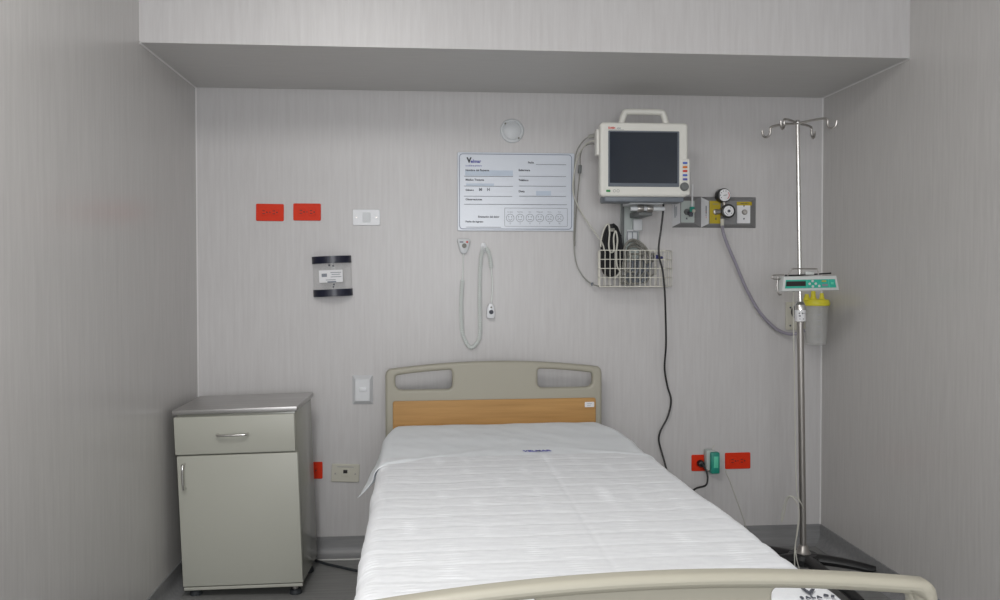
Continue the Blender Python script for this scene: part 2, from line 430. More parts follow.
# ------------------------------------------------------------------ bedside cabinet
W_, D_, H_, Z0 = .454, .314, .723, .045
cab = thing('bedside_cabinet', 'cream bedside cabinet with steel top standing in the corner beside the bed', 'cabinet', (-.6874, -.1227, 0), rot=(.030, -.0292, -.0564), local=True)
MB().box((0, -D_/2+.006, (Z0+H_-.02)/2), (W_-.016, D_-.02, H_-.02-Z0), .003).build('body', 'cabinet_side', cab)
MB().box((.004, -D_+.0045, Z0+.006), (W_-.014, .016, .012), .002).build('plinth_rail', 'cabinet_cream', cab)
tp = MB().box((0, -D_/2, H_-.009), (W_+.006, D_, .018), .003).build('top', 'stainless', cab); tp['label'] = 'stainless steel top slab'
yf_ = -D_+.002
zt_ = H_-.023
dr = MB().box((-.002, yf_, zt_-.073), (W_-.012, .018, .140), .003).build('drawer', 'cabinet_cream', cab)
def bar_handle(p0, p1, off, r):
    p0, p1 = Vector(p0), Vector(p1); o = Vector((0, -off, 0)); d = (p1-p0)
    return MB().tube([p0, p0+o*.7, p0+o+d*.10, p0+o*1.12+d*.5, p1+o-d*.10, p1+o*.7, p1], r, 10, 5)
bar_handle((-.062, yf_-.008, zt_-.070), (.048, yf_-.008, zt_-.070), .026, .0045).build('handle', 'chrome', dr)
zd1, zd0 = zt_-.148, Z0+.016
do = MB().box((.004, yf_, (zd1+zd0)/2), (W_-.010, .018, zd1-zd0), .003).build('door', 'cabinet_cream', cab)
bar_handle((-W_/2+.037, yf_-.008, zd1-.028), (-W_/2+.037, yf_-.008, zd1-.120), .026, .0045).build('handle', 'chrome', do)
lk = MB()
for x in (-W_/2+.04, W_/2-.04):
    for y in (-D_+.04, -.04):
        # the floor under this foot, seen from the leaning cabinet
        zf = .030*(-y)*-1 - .0292*x*-1
        zf = -(.030*y) - (.0292*x)
        zf = max(-.03, min(.03, zf))
        ft = MB().cyl((x, y, zf+.018), (x, y, Z0+.004), .011, n=16).build('foot', 'dull_steel', cab)
        MB().cyl((x, y, zf+.0005), (x, y, zf+.019), .024, .020, n=20, bev=.003).build('foot_pad', 'dark_rubber', ft)

# ------------------------------------------------------------------ outlets and plates on the back wall
def plate_root(name, label, cat, px, py, Y=-.0, rot=0.0, group=None):
    p = at(px, py, 0); return thing(name, label, cat, (p.x, 0, p.z), group, rot=(0, rot, 0), local=True)
def duplex(root, pm, dm, w=.115, h=.072):
    pl = MB().plate([rrect(-w/2, -h/2, w/2, h/2, .005)], .006, .002, Matrix.Translation((0, -.003, 0)) @ FACE).build('face_plate', pm, root)
    for s in (-1, 1):
        rc = MB().plate([rrect(s*.021-.016, -.015, s*.021+.016, .015, .008)], .004, .0015, Matrix.Translation((0, -.006, 0)) @ FACE).build('socket', pm, root)
        k = MB()
        for z in (-.006, .006): k.box((s*.021-.004, -.0082, z), (.010, .001, .0028))
        k.cyl((s*.021+.009, -.0077, 0), (s*.021+.009, -.0087, 0), .0030, n=12)
        k.build('slots', 'slot_dark', rc)
    MB().cyl((0, -.0055, 0), (0, -.0072, 0), .0032, n=12).build('screw', dm, root)
o1 = plate_root('wall_outlet', 'red wall outlet left of its twin, above the acrylic holder and nearest the left wall', 'outlet', 270.1, 212.5, rot=.01, group='red hospital outlets')
duplex(o1, 'outlet_red', 'outlet_red_dark')
for lab, px, py, r in (('red wall outlet between its twin and the white blank plate', 307.2, 212.1, .005),
                       ('red wall outlet half hidden behind the bedside cabinet', 309.0, 470.3, 0),
                       ('red wall outlet with the green adapter and black plug in it', 704.0, 462.6, 0),
                       ('empty red wall outlet low on the wall right of the green adapter', 737.4, 460.5, -.008)):
    c = copy_tree(o1); p = at(px, py, 0); c.location = (p.x, 0, p.z); c.rotation_euler = (0, r, 0); c['label'] = lab
bp_ = plate_root('blank_plate', 'white blank wall plate right of the two upper red outlets', 'wall plate', 366.5, 217.5, rot=-.005)
MB().plate([rrect(-.0575, -.034, .0575, .034, .006)], .007, .002, Matrix.Translation((0, -.0035, 0)) @ FACE).build('face_plate', 'white_gloss', bp_)
MB().plate([rrect(-.016, -.021, .018, .021, .003)], .003, .001, Matrix.Translation((0, -.0075, 0)) @ FACE).build('center_insert', 'white_plastic', bp_)
for x in (-.042, .042): MB().cyl((x, -.006, 0), (x, -.0085, 0), .004, n=12).build('screw', 'dull_steel', bp_)
ph = plate_root('phone_jack', 'cream phone jack plate between the cabinet and the bed', 'wall plate', 345.5, 472.7, rot=.045)
MB().plate([rrect(-.059, -.0385, .059, .0385, .006)], .008, .0025, Matrix.Translation((0, -.004, 0)) @ FACE).build('face_plate', 'cream_plastic', ph)
jk = MB().plate([rrect(-.016, -.014, .016, .018, .003)], .004, .001, Matrix.Translation((0, -.0085, 0)) @ FACE).build('jack', 'cream_plastic', ph)
MB().box((0, -.0105, .007), (.018, .002, .015), .001).build('jack_opening', 'slot_dark', jk)
for x in (-.042, .042): MB().cyl((x, -.007, -.003), (x, -.0095, -.003), .0038, n=12).build('screw', 'dull_steel', ph)
MB().box((0, -.0083, .0265), (.07, .001, .0016)).build('groove', 'ink_grey', ph)
sw = plate_root('light_switch', 'brushed silver light switch left of the headboard', 'light switch', 362.8, 389.6)
s_ = MB(); s_.frustum((-.0435, -.062, .0435, .062), (-.030, -.046, .030, .046), -.003, -.018)
s_.box((0, -.0015, 0), (.087, .003, .124))
s_.build('face_plate', 'switch_silver', sw, smooth=False)
MB().box((.002, -.019, .003), (.030, .006, .018), .002).build('rocker', 'white_gloss', sw)
dc = plate_root('ceiling_rose_cover', 'round white cover plate on the wall above the whiteboard', 'wall plate', 512, 131)
dc.name = 'round_cover_plate'
MB().lathe([(.052, 0), (.052, .004), (.048, .009), (.042, .010), (.040, .007), (.0385, .007)], Matrix.Rotation(PI/2, 4, 'X')).build('rim', 'white_plastic', dc)
MB().lathe([(.0385, .004), (.0385, .0095), (.036, .0115), (.001, .0125)], Matrix.Rotation(PI/2, 4, 'X')).build('lid', 'white_plastic', dc)
for x, z in ((-.030, .030), (.028, -.032)): MB().cyl((x, -.009, z), (x, -.0118, z), .0042, n=12).build('screw', 'cable_grey', dc)

# acrylic half-round holder with navy caps
ah = plate_root('acrylic_holder', 'clear half-round acrylic holder with navy caps on the wall above the cabinet', 'holder', 332.4, 276.0, rot=-.04)
def halfround(rx, ry, n=20): return [(rx*math.cos(PI*k/n), -ry*math.sin(PI*k/n)) for k in range(n+1)]
def hr_solid(rx, ry, z0, z1, bev=0):
    m = MB(); A = [m.bm.verts.new((x, y, z0)) for x, y in halfround(rx, ry)]; B = [m.bm.verts.new((x, y, z1)) for x, y in halfround(rx, ry)]
    n = len(A); m.bm.faces.new(A[::-1]); m.bm.faces.new(B)
    for k in range(n): m.bm.faces.new((A[k], A[(k+1) % n], B[(k+1) % n], B[k]))
    return m
hr_solid(.083, .062, .054, .084).build('cap', 'navy_cap', ah)
hr_solid(.083, .062, -.086, -.056).build('cap', 'navy_cap', ah)
m = MB(); n = 24
o_ = [(.081*math.cos(PI*k/n), -.060*math.sin(PI*k/n)) for k in range(n+1)]; i_ = [(.078*math.cos(PI*k/n), -.057*math.sin(PI*k/n)) for k in range(n+1)]
ring = o_+i_[::-1]
A = [m.bm.verts.new((x, y, -.056)) for x, y in ring]; B = [m.bm.verts.new((x, y, .054)) for x, y in ring]
for k in range(len(ring)): m.bm.faces.new((A[k], A[(k+1) % len(ring)], B[(k+1) % len(ring)], B[k]))
m.build('clear_shell', 'clear_acrylic', ah)
lb = MB().plate([rrect(-.048, -.030, .050, .022, .003)], .002, .0006, Matrix.Translation((0, -.0625, .003)) @ FACE).build('paper_label', 'label_white', ah)
tx = MB()
tx.box((-.026, -.0640, .004), (.022, .0008, .014))
for z, a_, b_ in ((.014, .0, .044), (.006, .004, .040), (-.004, .0, .044), (-.016, -.02, .02)): tx.box(((a_+b_)/2, -.0640, z), (b_-a_, .0008, .0025))
tx.box((.004, -.0640, -.0245), (.036, .0008, .006))
tx.build('label_print', 'ink_grey', lb)
for x, z in ((-.004, .045), (.012, .042), (.012, -.036), (.010, -.046)): MB().cyl((x, -.0615, z), (x, -.0645, z), .0042, n=10).build('rivet', 'ink', ah)

# ------------------------------------------------------------------ patient whiteboard
BY = -.012
p0, p1 = at(457.5, 231, 0), at(574, 153, 0)
wb = thing('patient_whiteboard', 'white patient information board with printed form above the headboard', 'whiteboard', (p0.x, 0, p0.z))
bx0, bz0, bx1, bz1 = p0.x, at(515, 231, 0).z, p1.x, at(515, 153, 0).z
MB().plate([rrect(bx0, bz0, bx1, bz1, .006)], .010, .002, Matrix.Translation((0, -.006, 0)) @ FACE).build('panel', 'board_white', wb)
B_ = lambda px, py: at(px, py, BY)
a, b2 = B_(459.2, 229.2), B_(572, 154.6)
fr = MB().plate([rrect(a.x, a.z, b2.x, b2.z, .016), rrect(a.x+.003, a.z+.003, b2.x-.003, b2.z-.003, .013)], .001, .0002, Matrix.Translation((0, BY, 0)) @ FACE, 0)
fr.build('border_line', 'board_line', wb)
for x0, y0, x1, y1 in ((465, 170.5, 513, 175.5), (466, 183.5, 494, 186), (536, 191, 551, 195.5)):
    c0, c1 = B_(x0, y1), B_(x1, y0); pt = MB().box(((c0.x+c1.x)/2, BY+.0003, (c0.z+c1.z)/2), (c1.x-c0.x, .0008, c1.z-c0.z))
    pt.build('tinted_field', 'board_blue', wb)
ln = MB()
for x0, x1, y in ((464, 513, 176.4), (519, 566, 176.4), (464, 513, 186.2), (519, 566, 186.2), (464, 512, 196.3), (519, 566, 196.3), (464, 567, 204.5), (536, 566, 164.6), (466, 501, 227.2)):
    c0, c1 = B_(x0, y), B_(x1, y); ln.box(((c0.x+c1.x)/2, BY, (c0.z+c1.z)/2), (c1.x-c0.x, .0010, .0022), T=None)
ln.build('rule_line', 'ink_grey', wb)
def bt(px, py, s, size, m=None, bold=.0003):
    k = MB() if m is None else m
    k.text(s, size, face_at(B_(px, py)), bold=bold, ext=.0005)
    if m is None: k.build('form_text', 'ink', wb)
bt(465.5, 170.2, 'Nombre del Paciente', .0118); bt(465.5, 179.8, 'Médico Tratante', .0118); bt(465.5, 190, 'Género', .0115)
bt(465.5, 199.4, 'Observaciones', .0118); bt(518.6, 170.2, 'Enfermera', .0118); bt(518.6, 180.2, 'Teléfono', .0118); bt(518.6, 191.4, 'Dieta', .0118)
bt(528, 162.6, 'Fecha', .0112); bt(478, 216.8, 'Evaluación del dolor', .0112); bt(465.5, 221.6, 'Fecha de ingreso', .0112)
for px_, ch_ in ((479, 'M'), (487, 'H')):
    gx = MB(); bt(px_, 189.6, ch_, .017, gx, .0008); gx.build('choice_letter', 'ink_grey', wb)
lg_ = MB(); bt(467, 160.3, 'V', .029, lg_, .0018); lg_.build('logo_mark', 'ink', wb)
lg_ = MB(); bt(470.6, 161.3, 'elmar', .0195, lg_, .0006); bt(465.5, 165.6, 'La salud es primero', .0088, lg_, .0001); lg_.build('logo_text', 'ink_blue', wb)
c0, c1 = B_(504.5, 226.4), B_(567.5, 208.2)
pb = MB().plate([rrect(c0.x, c0.z, c1.x, c1.z, .004), rrect(c0.x+.0014, c0.z+.0014, c1.x-.0014, c1.z-.0014, .003)], .001, .0002, Matrix.Translation((0, BY, 0)) @ FACE, 0)
NM = ('Sin dolor', 'Muy leve', 'Leve', 'Moderado', 'Fuerte', 'Peor')
for k in range(6):
    fc = B_(510.2+9.85*k, 218.0); R_ = .0175
    pb.plate([[(fc.x+R_*math.cos(t*PI/12), fc.z+R_*math.sin(t*PI/12)) for t in range(24)], [(fc.x+(R_-.0017)*math.cos(t*PI/12), fc.z+(R_-.0017)*math.sin(t*PI/12)) for t in range(24)]], .001, .0002, Matrix.Translation((0, BY, 0)) @ FACE, 0)
    for s in (-1, 1): pb.cyl((fc.x+s*.006, BY+.0005, fc.z+.005), (fc.x+s*.006, BY-.0005, fc.z+.005), .0022, n=10)
    cv = .008*(1-k/2.5)
    pb.tube([(fc.x-.008, BY, fc.z-.006+cv*.35), (fc.x, BY, fc.z-.006-cv*.5), (fc.x+.008, BY, fc.z-.006+cv*.35)], .0010, 5, 5)
    pb.text(NM[k], .0065, face_at((fc.x, BY, fc.z+.026)), align='CENTER', ext=.0004); pb.text(str(2*k), .009, face_at((fc.x, BY, fc.z-.024)), align='CENTER', ext=.0004)
pb.build('pain_scale', 'ink_grey', wb)

# ------------------------------------------------------------------ nurse call handset on a coiled cord
nc = at(463.6, 246.4, 0)
cu_ = thing('nurse_call_station', 'white triangular nurse call unit on the wall under the whiteboard corner', 'nurse call', (nc.x, 0, nc.z))
tri = [(-.028, .026), (-.022, .032), (.022, .032), (.028, .026), (.016, -.022), (.008, -.032), (-.008, -.032), (-.016, -.022)]
MB().prism([(nc.x+x, nc.z+z) for x, z in tri], -.024, 0, .005).build('housing', 'white_plastic', cu_)
kb = MB().cyl((nc.x+.002, -.023, nc.z+.002), (nc.x+.002, -.027, nc.z+.002), .010, n=18, bev=.001); kb.build('call_button', 'cable_grey', cu_)
MB().cyl((nc.x+.014, -.023, nc.z+.018), (nc.x+.014, -.0265, nc.z+.018), .0045, n=12).build('indicator_light', 'red_mark', cu_)
MB().box((nc.x-.010, -.0242, nc.z+.018), (.016, .0015, .006)).build('marking', 'ink_grey', cu_)
hk = at(483.5, 247.5, 0)
ht = thing('cord_hook', 'small white adhesive hook holding the coiled call cord', 'hook', (hk.x, 0, hk.z))
MB().prism([(hk.x-.012, hk.z-.020), (hk.x+.012, hk.z-.020), (hk.x+.012, hk.z+.006), (hk.x+.007, hk.z+.020), (hk.x-.007, hk.z+.020), (hk.x-.012, hk.z+.006)], -.005, 0, .0015).build('backing', 'white_gloss', ht)
MB().tube([(hk.x, -.004, hk.z-.004), (hk.x, -.020, hk.z-.010), (hk.x, -.030, hk.z-.004), (hk.x, -.031, hk.z+.006)], .004, 8, 5).build('prong', 'white_gloss', ht)
cord = thing('call_cord', 'white coiled nurse call cord looped over a hook with a push-button pendant', 'cord', (nc.x, -.016, nc.z-.04))
YC = -.016
W2 = lambda L, Y: [at(x, y, Y) for x, y in L]
MB().tube(W2([(463.2, 253), (463, 262), (462.6, 280)], YC), .0022, 8, 4).build('straight_lead', 'coil_white', cord)
def coil(path, R_, pitch, r, name):
    P = spline(path, 14); Ls = [0]
    for a, b in zip(P, P[1:]): Ls.append(Ls[-1]+(b-a).length)
    tot = Ls[-1]; turns = tot/pitch; N_ = int(turns*9); out = []; j = 0
    for i in range(N_+1):
        s = tot*i/N_
        while j < len(Ls)-2 and Ls[j+1] < s: j += 1
        t = (s-Ls[j])/max(1e-9, Ls[j+1]-Ls[j]); p = P[j].lerp(P[j+1], t); d = (P[j+1]-P[j]).normalized()
        Y_ = Vector((0, -1, 0)); U = d.cross(Y_).normalized(); a = 2*PI*turns*i/N_
        out.append(p+U*R_*math.cos(a)+Y_*R_*math.sin(a))
    MB().tube(out, r, 5, 1).build(name, 'coil_white', cord)
coil(W2([(462.4, 280), (461.2, 300), (461.6, 325), (464, 338), (470.5, 347.5), (477, 343), (480, 332), (479.6, 300), (480, 270), (481.6, 254), (484.6, 247.5), (488, 251), (490, 258), (491.2, 268)], YC), .0074, .0078, .0023, 'coil')
MB().tube(W2([(491.2, 268), (492.4, 285), (491.4, 303)], YC), .0022, 8, 5).build('straight_lead', 'coil_white', cord)
pd = at(490.6, 311, YC)
m = MB().prism([(pd.x+x, pd.z+z) for x, z in ((-.018, -.022), (-.013, -.032), (.013, -.032), (.018, -.022), (.016, .014), (.007, .033), (-.007, .033), (-.016, .014))], YC-.012, YC+.012, .005)
pe = m.build('pendant', 'white_gloss', cord)
MB().cyl((pd.x+.002, YC-.0115, pd.z-.004), (pd.x+.002, YC-.015, pd.z-.004), .0095, n=18, bev=.001).build('push_button', 'ink', pe)
MB().cyl((pd.x+.002, YC-.0115, pd.z+.016), (pd.x+.002, YC-.0135, pd.z+.016), .004, n=12).build('indicator', 'cable_grey', pe)

# ------------------------------------------------------------------ monitor mount and patient monitor
c0, c1 = at(620, 262, -.0), at(638, 160, -.0)
mm = thing('monitor_mount', 'aluminium wall channel with arm and clamp holding up the monitor', 'wall mount', (c0.x, 0, c0.z))
ch = MB().box(((c0.x+c1.x)/2, -.012, (c0.z+c1.z)/2), (c1.x-c0.x, .024, c1.z-c0.z), .003)
ch.build('wall_channel', 'panel_light', mm)
for s, mt_ in ((c0.x+.006, 'knob_grey'), (c1.x-.010, 'panel_light')): MB().box((s, -.026, (c0.z+c1.z)/2), (.012, .008, c1.z-c0.z), .002).build('channel_lip', mt_, mm)
e0, e1 = at(626.7, 207, -.16), at(659.7, 207, -.16); ez = e0.z
am = MB().box(((e0.x+e1.x)/2, -.15, at(640, 203.6, -.16).z), (e1.x-e0.x, .14, .014), .004)
am.build('support_plate', 'white_plastic', mm)
MB().cyl((e0.x+.006, -.20, ez-.010), (e1.x+.010, -.20, ez-.010), .009, n=18, bev=.002).build('clamp_bar', 'white_plastic', mm)
kn = MB()
for x in (.035, .075): kn.cyl((e0.x+x, -.20, ez-.010), (e0.x+x+.026, -.20, ez-.010), .014, n=18, bev=.003)
kn.build('clamp_knuckle', 'dull_steel', mm)
MB().box(((e0.x+e1.x)/2+.005, -.10, ez-.026), (.06, .16, .022), .004).build('arm', 'knob_grey', mm)
MB().box((at(640, 225, -.04).x-.01, -.03, at(640, 225, -.04).z), (.04, .03, .05), .004).build('cable_guide', 'white_plastic', mm)
g0 = at(632, 236, -.03)
gb = MB().box((g0.x, -.028, g0.z), (.05, .01, .055), .003); gb.build('hook_plate', 'white_plastic', mm)
MB().tube([(g0.x-.022, -.036, g0.z-.02), (g0.x-.022, -.04, g0.z+.018), (g0.x+.022, -.04, g0.z+.018), (g0.x+.022, -.036, g0.z-.02)], .0018, 6, 1).tube([(g0.x, -.036, g0.z-.02), (g0.x, -.04, g0.z+.018)], .0018, 6, 1).build('wire_bracket', 'ink_grey', mm)

MY = -.28
a, b2 = at(600.2, 196.8, MY), at(688.3, 121.6, MY)
mx0, mz0, mx1, mz1 = a.x, at(645, 196.6, MY).z, b2.x, at(645, 122.4, MY).z
mo = thing('patient_monitor', 'off-white bedside patient monitor with dark blank screen mounted on the wall', 'monitor', ((mx0+mx1)/2, -.17, mz0))
fp = lambda y: Matrix.Translation((0, y, 0)) @ FACE
MB().plate([rrect(mx0, mz0, mx1, mz1, .016)], .045, .010, fp(MY+.0225)).build('front_shell', 'monitor_shell', mo)
m = MB().frustum((mx0+.055, mz0+.03, mx1-.03, mz1-.035), (mx0+.012, mz0+.006, mx1-.010, mz1-.010), -.085, MY+.04); m.build('rear_housing', 'monitor_shell', mo)
s0, s1 = at(608.2, 187.0, MY-.001), at(679.2, 130.8, MY-.001)
scr = MB().plate([rrect(s0.x, at(645, 186.8, MY).z, s1.x, at(645, 131, MY).z, .003)], .005, .001, fp(MY-.0005)).build('screen', 'screen_bezel', mo)
MB().plate([rrect(s0.x+.006, at(645, 183.2, MY).z, s1.x-.008, at(645, 132.4, MY).z, .002)], .003, .0005, fp(MY-.0030)).build('display_glass', 'screen_glass', scr)
h0, h1, hz0, hz1 = at(619.3, 122, -.24).x, at(668.2, 122, -.24).x, mz1-.006, at(645, 112.2, -.24).z
hw_ = h1-h0
MB().tube([(h0+.006, -.24, hz0), (h0+.020, -.24, hz1-.010), (h0+.034, -.24, hz1), (h0+hw_/2, -.24, hz1+.001), (h1-.034, -.24, hz1), (h1-.020, -.24, hz1-.010), (h1-.006, -.24, hz0)], .0132, 12, 5).build('carry_handle', 'monitor_shell', mo)
k0, k1 = at(679.6, 195.2, MY), at(690.2, 158.8, MY)
MB().plate([rrect(k0.x, k0.z, k1.x, k1.z, .008)], .038, .006, fp(MY+.0175)).build('button_bulge', 'monitor_shell', mo)
for (y, mname) in ((163, 'blue_mark'), (167.1, 'orange'), (171, 'red_mark'), (175.2, 'blue_mark'), (179.3, 'ink_blue')):
    q = at(685.1, y, MY-.003); MB().box((q.x, MY-.003, q.z), (.0185, .006, .0085), .002).build('button', mname, mo)
q = at(684.8, 186.5, MY-.01)
MB().lathe([(.0175, 0), (.0175, .006), (.0155, .014), (.012, .016), (.0115, .0145), (.001, .0145)], Matrix.Translation((q.x, MY-.001, q.z)) @ Matrix.Rotation(PI/2, 4, 'X')).build('trim_knob', 'knob_grey', mo)
q = at(608.3, 190.8, MY-.002); MB().box((q.x, MY-.001, q.z), (.017, .004, .009), .0015).build('power_light', 'led_green', mo)
iz = MB()
for x in (614.6, 618.2):
    q = at(x, 190.8, MY-.002); iz.plate([[(q.x+.006*math.cos(t*PI/8), q.z+.006*math.sin(t*PI/8)) for t in range(16)], [(q.x+.0045*math.cos(t*PI/8), q.z+.0045*math.sin(t*PI/8)) for t in range(16)]], .001, .0002, fp(MY-.0005), 0)
iz.build('icon', 'cable_dim', mo)
q = at(608.2, 127.9, MY); MB().text('DASH', .011, face_at((q.x, MY-.0005, q.z)), bold=.0005).build('model_mark', 'red_mark', mo)
MB().text('4000', .0085, face_at((q.x+.034, MY-.0005, q.z-.001))).build('model_number', 'ink_grey', mo)
MB().box((q.x+.032, MY-.0003, q.z-.0072), (.064, .001, .0012)).build('logo_rule', 'ink_grey', mo)
d0, d1 = at(597.6, 157, -.2), at(602, 131, -.2)
MB().box((mx0+.008, -.228, (d0.z+d1.z)/2), (.036, .05, d1.z-d0.z), .006).build('side_module', 'monitor_shell', mo)
q0, q1 = at(604.5, 201.8, -.26), at(683.8, 195.5, -.26)
MB().box(((q0.x+q1.x)/2, -.215, (q0.z+q1.z)/2), (q1.x-q0.x, .10, q1.z-q0.z), .006).build('foot_base', 'monitor_grey', mo)
q = at(663.6, 203, -.17)
MONZ = q0.z

# ------------------------------------------------------------------ wire basket and what is in it
f0, f1 = at(600, 286.7, -.14), at(665, 250.3, -.14); bk1 = at(672.5, 252, -.02).x; bk0 = at(599.5, 252, -.02).x-.004
fx0, fx1, fz0, fz1 = f0.x, f1.x, f0.z, f1.z
YB, YFt = -.012, -.14
bs = thing('wire_basket', 'cream wire basket of cables hanging on the wall under the monitor', 'basket', ((fx0+fx1)/2, YB, fz0))
rw = .0022
fwm = MB()
for k in range(14):
    x = fx0+(fx1-fx0)*k/13; fwm.cyl((x, YFt, fz0), (x, YFt, fz1), .0016, n=6)
for k in range(5):
    z = fz0+(fz1-fz0)*k/4; fwm.cyl((fx0, YFt-.002, z), (fx1, YFt-.002, z), .0019 if k in (0, 4) else .0016, n=6)
fwm.build('front_grid', 'basket_wire', bs)
bkm = MB()
for k in range(15):
    x = bk0+(bk1-bk0)*k/14; bkm.cyl((x, YB, fz0), (x, YB, fz1), .0015, n=6)
for k in range(5):
    z = fz0+(fz1-fz0)*k/4; bkm.cyl((bk0, YB-.002, z), (bk1, YB-.002, z), .0016, n=6)
bkm.build('back_grid', 'basket_wire', bs)
for (xf_, xb_) in ((fx0, bk0), (fx1, bk1)):
    sd = MB()
    for k in range(1, 4):
        t = k/4; sd.cyl((xf_+(xb_-xf_)*t, YFt+(YB-YFt)*t, fz0), (xf_+(xb_-xf_)*t, YFt+(YB-YFt)*t, fz1), .0015, n=6)
    for k in range(5):
        z = fz0+(fz1-fz0)*k/4; sd.cyl((xf_, YFt, z), (xb_, YB, z), .0016, n=6)
    sd.build('side_grid', 'basket_wire', bs)
bt_ = MB()
for k in range(14):
    t = k/13; bt_.cyl((fx0+(fx1-fx0)*t, YFt, fz0), (bk0+(bk1-bk0)*t, YB, fz0), .0015, n=6)
for k in range(1, 5):
    t = k/5; bt_.cyl((fx0+(bk0-fx0)*t, YFt+(YB-YFt)*t, fz0), (fx1+(bk1-fx1)*t, YFt+(YB-YFt)*t, fz0), .0015, n=6)
bt_.build('bottom_grid', 'basket_wire', bs)
# folded black cuff standing in the left of the basket
def strip_body(outline, y0, y1, bev): return MB().prism([(p.x, p.z) for p in outline], y0, y1, bev)
CO = [(605, 274), (601, 264), (602.5, 243), (605.5, 230), (609, 224.5), (613, 223.5), (617, 227), (620, 236), (622.5, 248), (622.5, 260), (620, 268), (615, 276), (610, 277)]
cf = thing('pressure_cuff', 'folded black blood pressure cuff standing in the left of the wire basket', 'cuff', at(611, 277, -.08))
lobe = strip_body([at(x, y, -.08) for x, y in CO], -.110, -.035, .012); lobe.build('cuff_body', 'black_cloth', cf)
fo = MB()
fo.tube(W2([(605, 262), (605.5, 243), (608.5, 230), (612, 226.5), (615, 231), (616.5, 245), (616.5, 262)], -.112), .009, 8, 5)
fo.tube(W2([(610, 268), (610.5, 248), (612, 238), (613.6, 246), (613.8, 268)], -.115), .008, 8, 5)
fo.build('cuff_fold', 'black_cloth', cf)
vm = at(612, 230, -.118); MB().box((vm.x, -.124, vm.z), (.022, .006, .016), .003).build('hose_fitting', 'cable_grey', cf)
wl = MB().tube(W2([(600.5, 247), (601.5, 238), (604.5, 228), (608.5, 224), (609.6, 232), (608.8, 245), (610.4, 252), (614, 250), (613.6, 238), (615.6, 231), (617.5, 240), (616.4, 252), (617, 266), (620, 272), (615, 278)], -.128), .0036, 8, 6)
tag(wl.build('white_lead', 'cable_white', origin=at(610, 250, -.128)), 'off-white lead looped around the black cuff', 'cable')
# grey leads in the basket
cg = MB(); rnd = random.Random(9)
arcs = [[(623, 270), (623.5, 252), (627, 243), (633, 239.5), (641, 243), (648, 251), (651, 262)], [(621, 268), (624, 249), (630, 241.5), (637, 243), (644, 250), (647, 264)],
        [(625, 272), (628, 250), (635, 246.5), (641, 251), (642, 268)], [(624, 262), (629, 247), (636, 244), (646, 250.5), (653, 262)]]
for i, L in enumerate(arcs): cg.tube(W2(L, -.10+.02*i), .0044, 8, 6)
for i in range(15):
    x0, z0_ = 624+rnd.random()*26, 258+rnd.random()*22; Y_ = -.122+rnd.random()*.085; L = []
    a_ = rnd.random()*6.3
    for k in range(6):
        a_ += (rnd.random()-.5)*2.6
        x0 = min(655, max(621, x0+5.5*math.cos(a_))); z0_ = min(283.5, max(254, z0_+6.5*math.sin(a_))); L.append((x0, z0_))
    cg.tube(W2(L, Y_), .0044, 7, 5)
tag(cg.build('lead_bundle', 'cable_grey', origin=at(637, 282, -.08)), 'tangle of grey patient leads heaped in the wire basket', 'cable bundle')
dk = MB(); 
for i in range(8):
    x0 = 630+i*2.6
    dk.tube(W2([(x0+2, 258), (x0+1+rnd.random()*3, 266), (x0-3+rnd.random()*3, 275), (x0-4, 282.5)], -.055+.01*(i % 3)), .0052, 7, 5)
tag(dk.build('dark_lead_bundle', 'monitor_grey', origin=at(640, 282, -.05)), 'darker grey cables folded behind the pale leads in the wire basket', 'cable bundle')
q = at(657, 257, -.10); m = MB().box((q.x, -.10, q.z), (.022, .02, .018), .004).cyl((q.x+.008, -.10, q.z), (q.x+.024, -.10, q.z-.004), .006)
tag(m.build('lead_connector', 'navy_blue', origin=q), 'dark blue cable connector in the right of the wire basket', 'connector')
# three leads from the monitor's left side
def lead(name, L, r, mm_, label, cat='cable', plug=None):
    P = [at(x, y, Y) for x, y, Y in L]
    t = thing(name, label, cat, P[-1])
    MB().tube(P, r, 8, 7).build('lead', mm_, t)
    if plug: plug(t, P)
    return t
def plug_at(t, P, r=.007, l=.032, mm_='cable_dim', i=0, s=1):
    a, b = P[i], P[i+s]; d = (b-a).normalized()
    MB().cyl(a-d*.004, a+d*l, r, r*.75, n=14, bev=.0015).build('plug', mm_, t)
lead('sensor_lead', [(600.5, 134.5, -.19), (590, 136.5, -.17), (583, 141.5, -.12), (576.6, 152, -.05), (574.4, 170, -.025), (574.6, 200, -.018), (574, 240, -.015), (576, 262, -.015), (583, 276, -.02), (592, 284, -.05), (601, 286.2, -.10), (612, 285.4, -.10)], .0026, 'cable_dim',
     'thin grey sensor lead hanging in a long loop from monitor to basket bottom', plug=lambda t, P: (plug_at(t, P, .011, .050, 'cable_dim'), MB().cyl(at(592, 282.5, -.05), at(592.6, 285.6, -.05), .006, n=10).build('clip', 'monitor_grey', t)))
lead('sensor_lead', [(600.5, 141.0, -.19), (592, 141.0, -.17), (584.5, 146, -.12), (577.6, 158, -.05), (573.8, 176, -.03), (573.2, 192, -.03), (577.5, 205, -.03), (586, 220, -.05), (596, 234, -.09), (603, 245, -.12), (606, 262, -.10)], .0030, 'cable_white',
     'off-white lead crossing from the monitor down to the black cuff', plug=lambda t, P: plug_at(t, P, .007, .034, 'cable_white'))
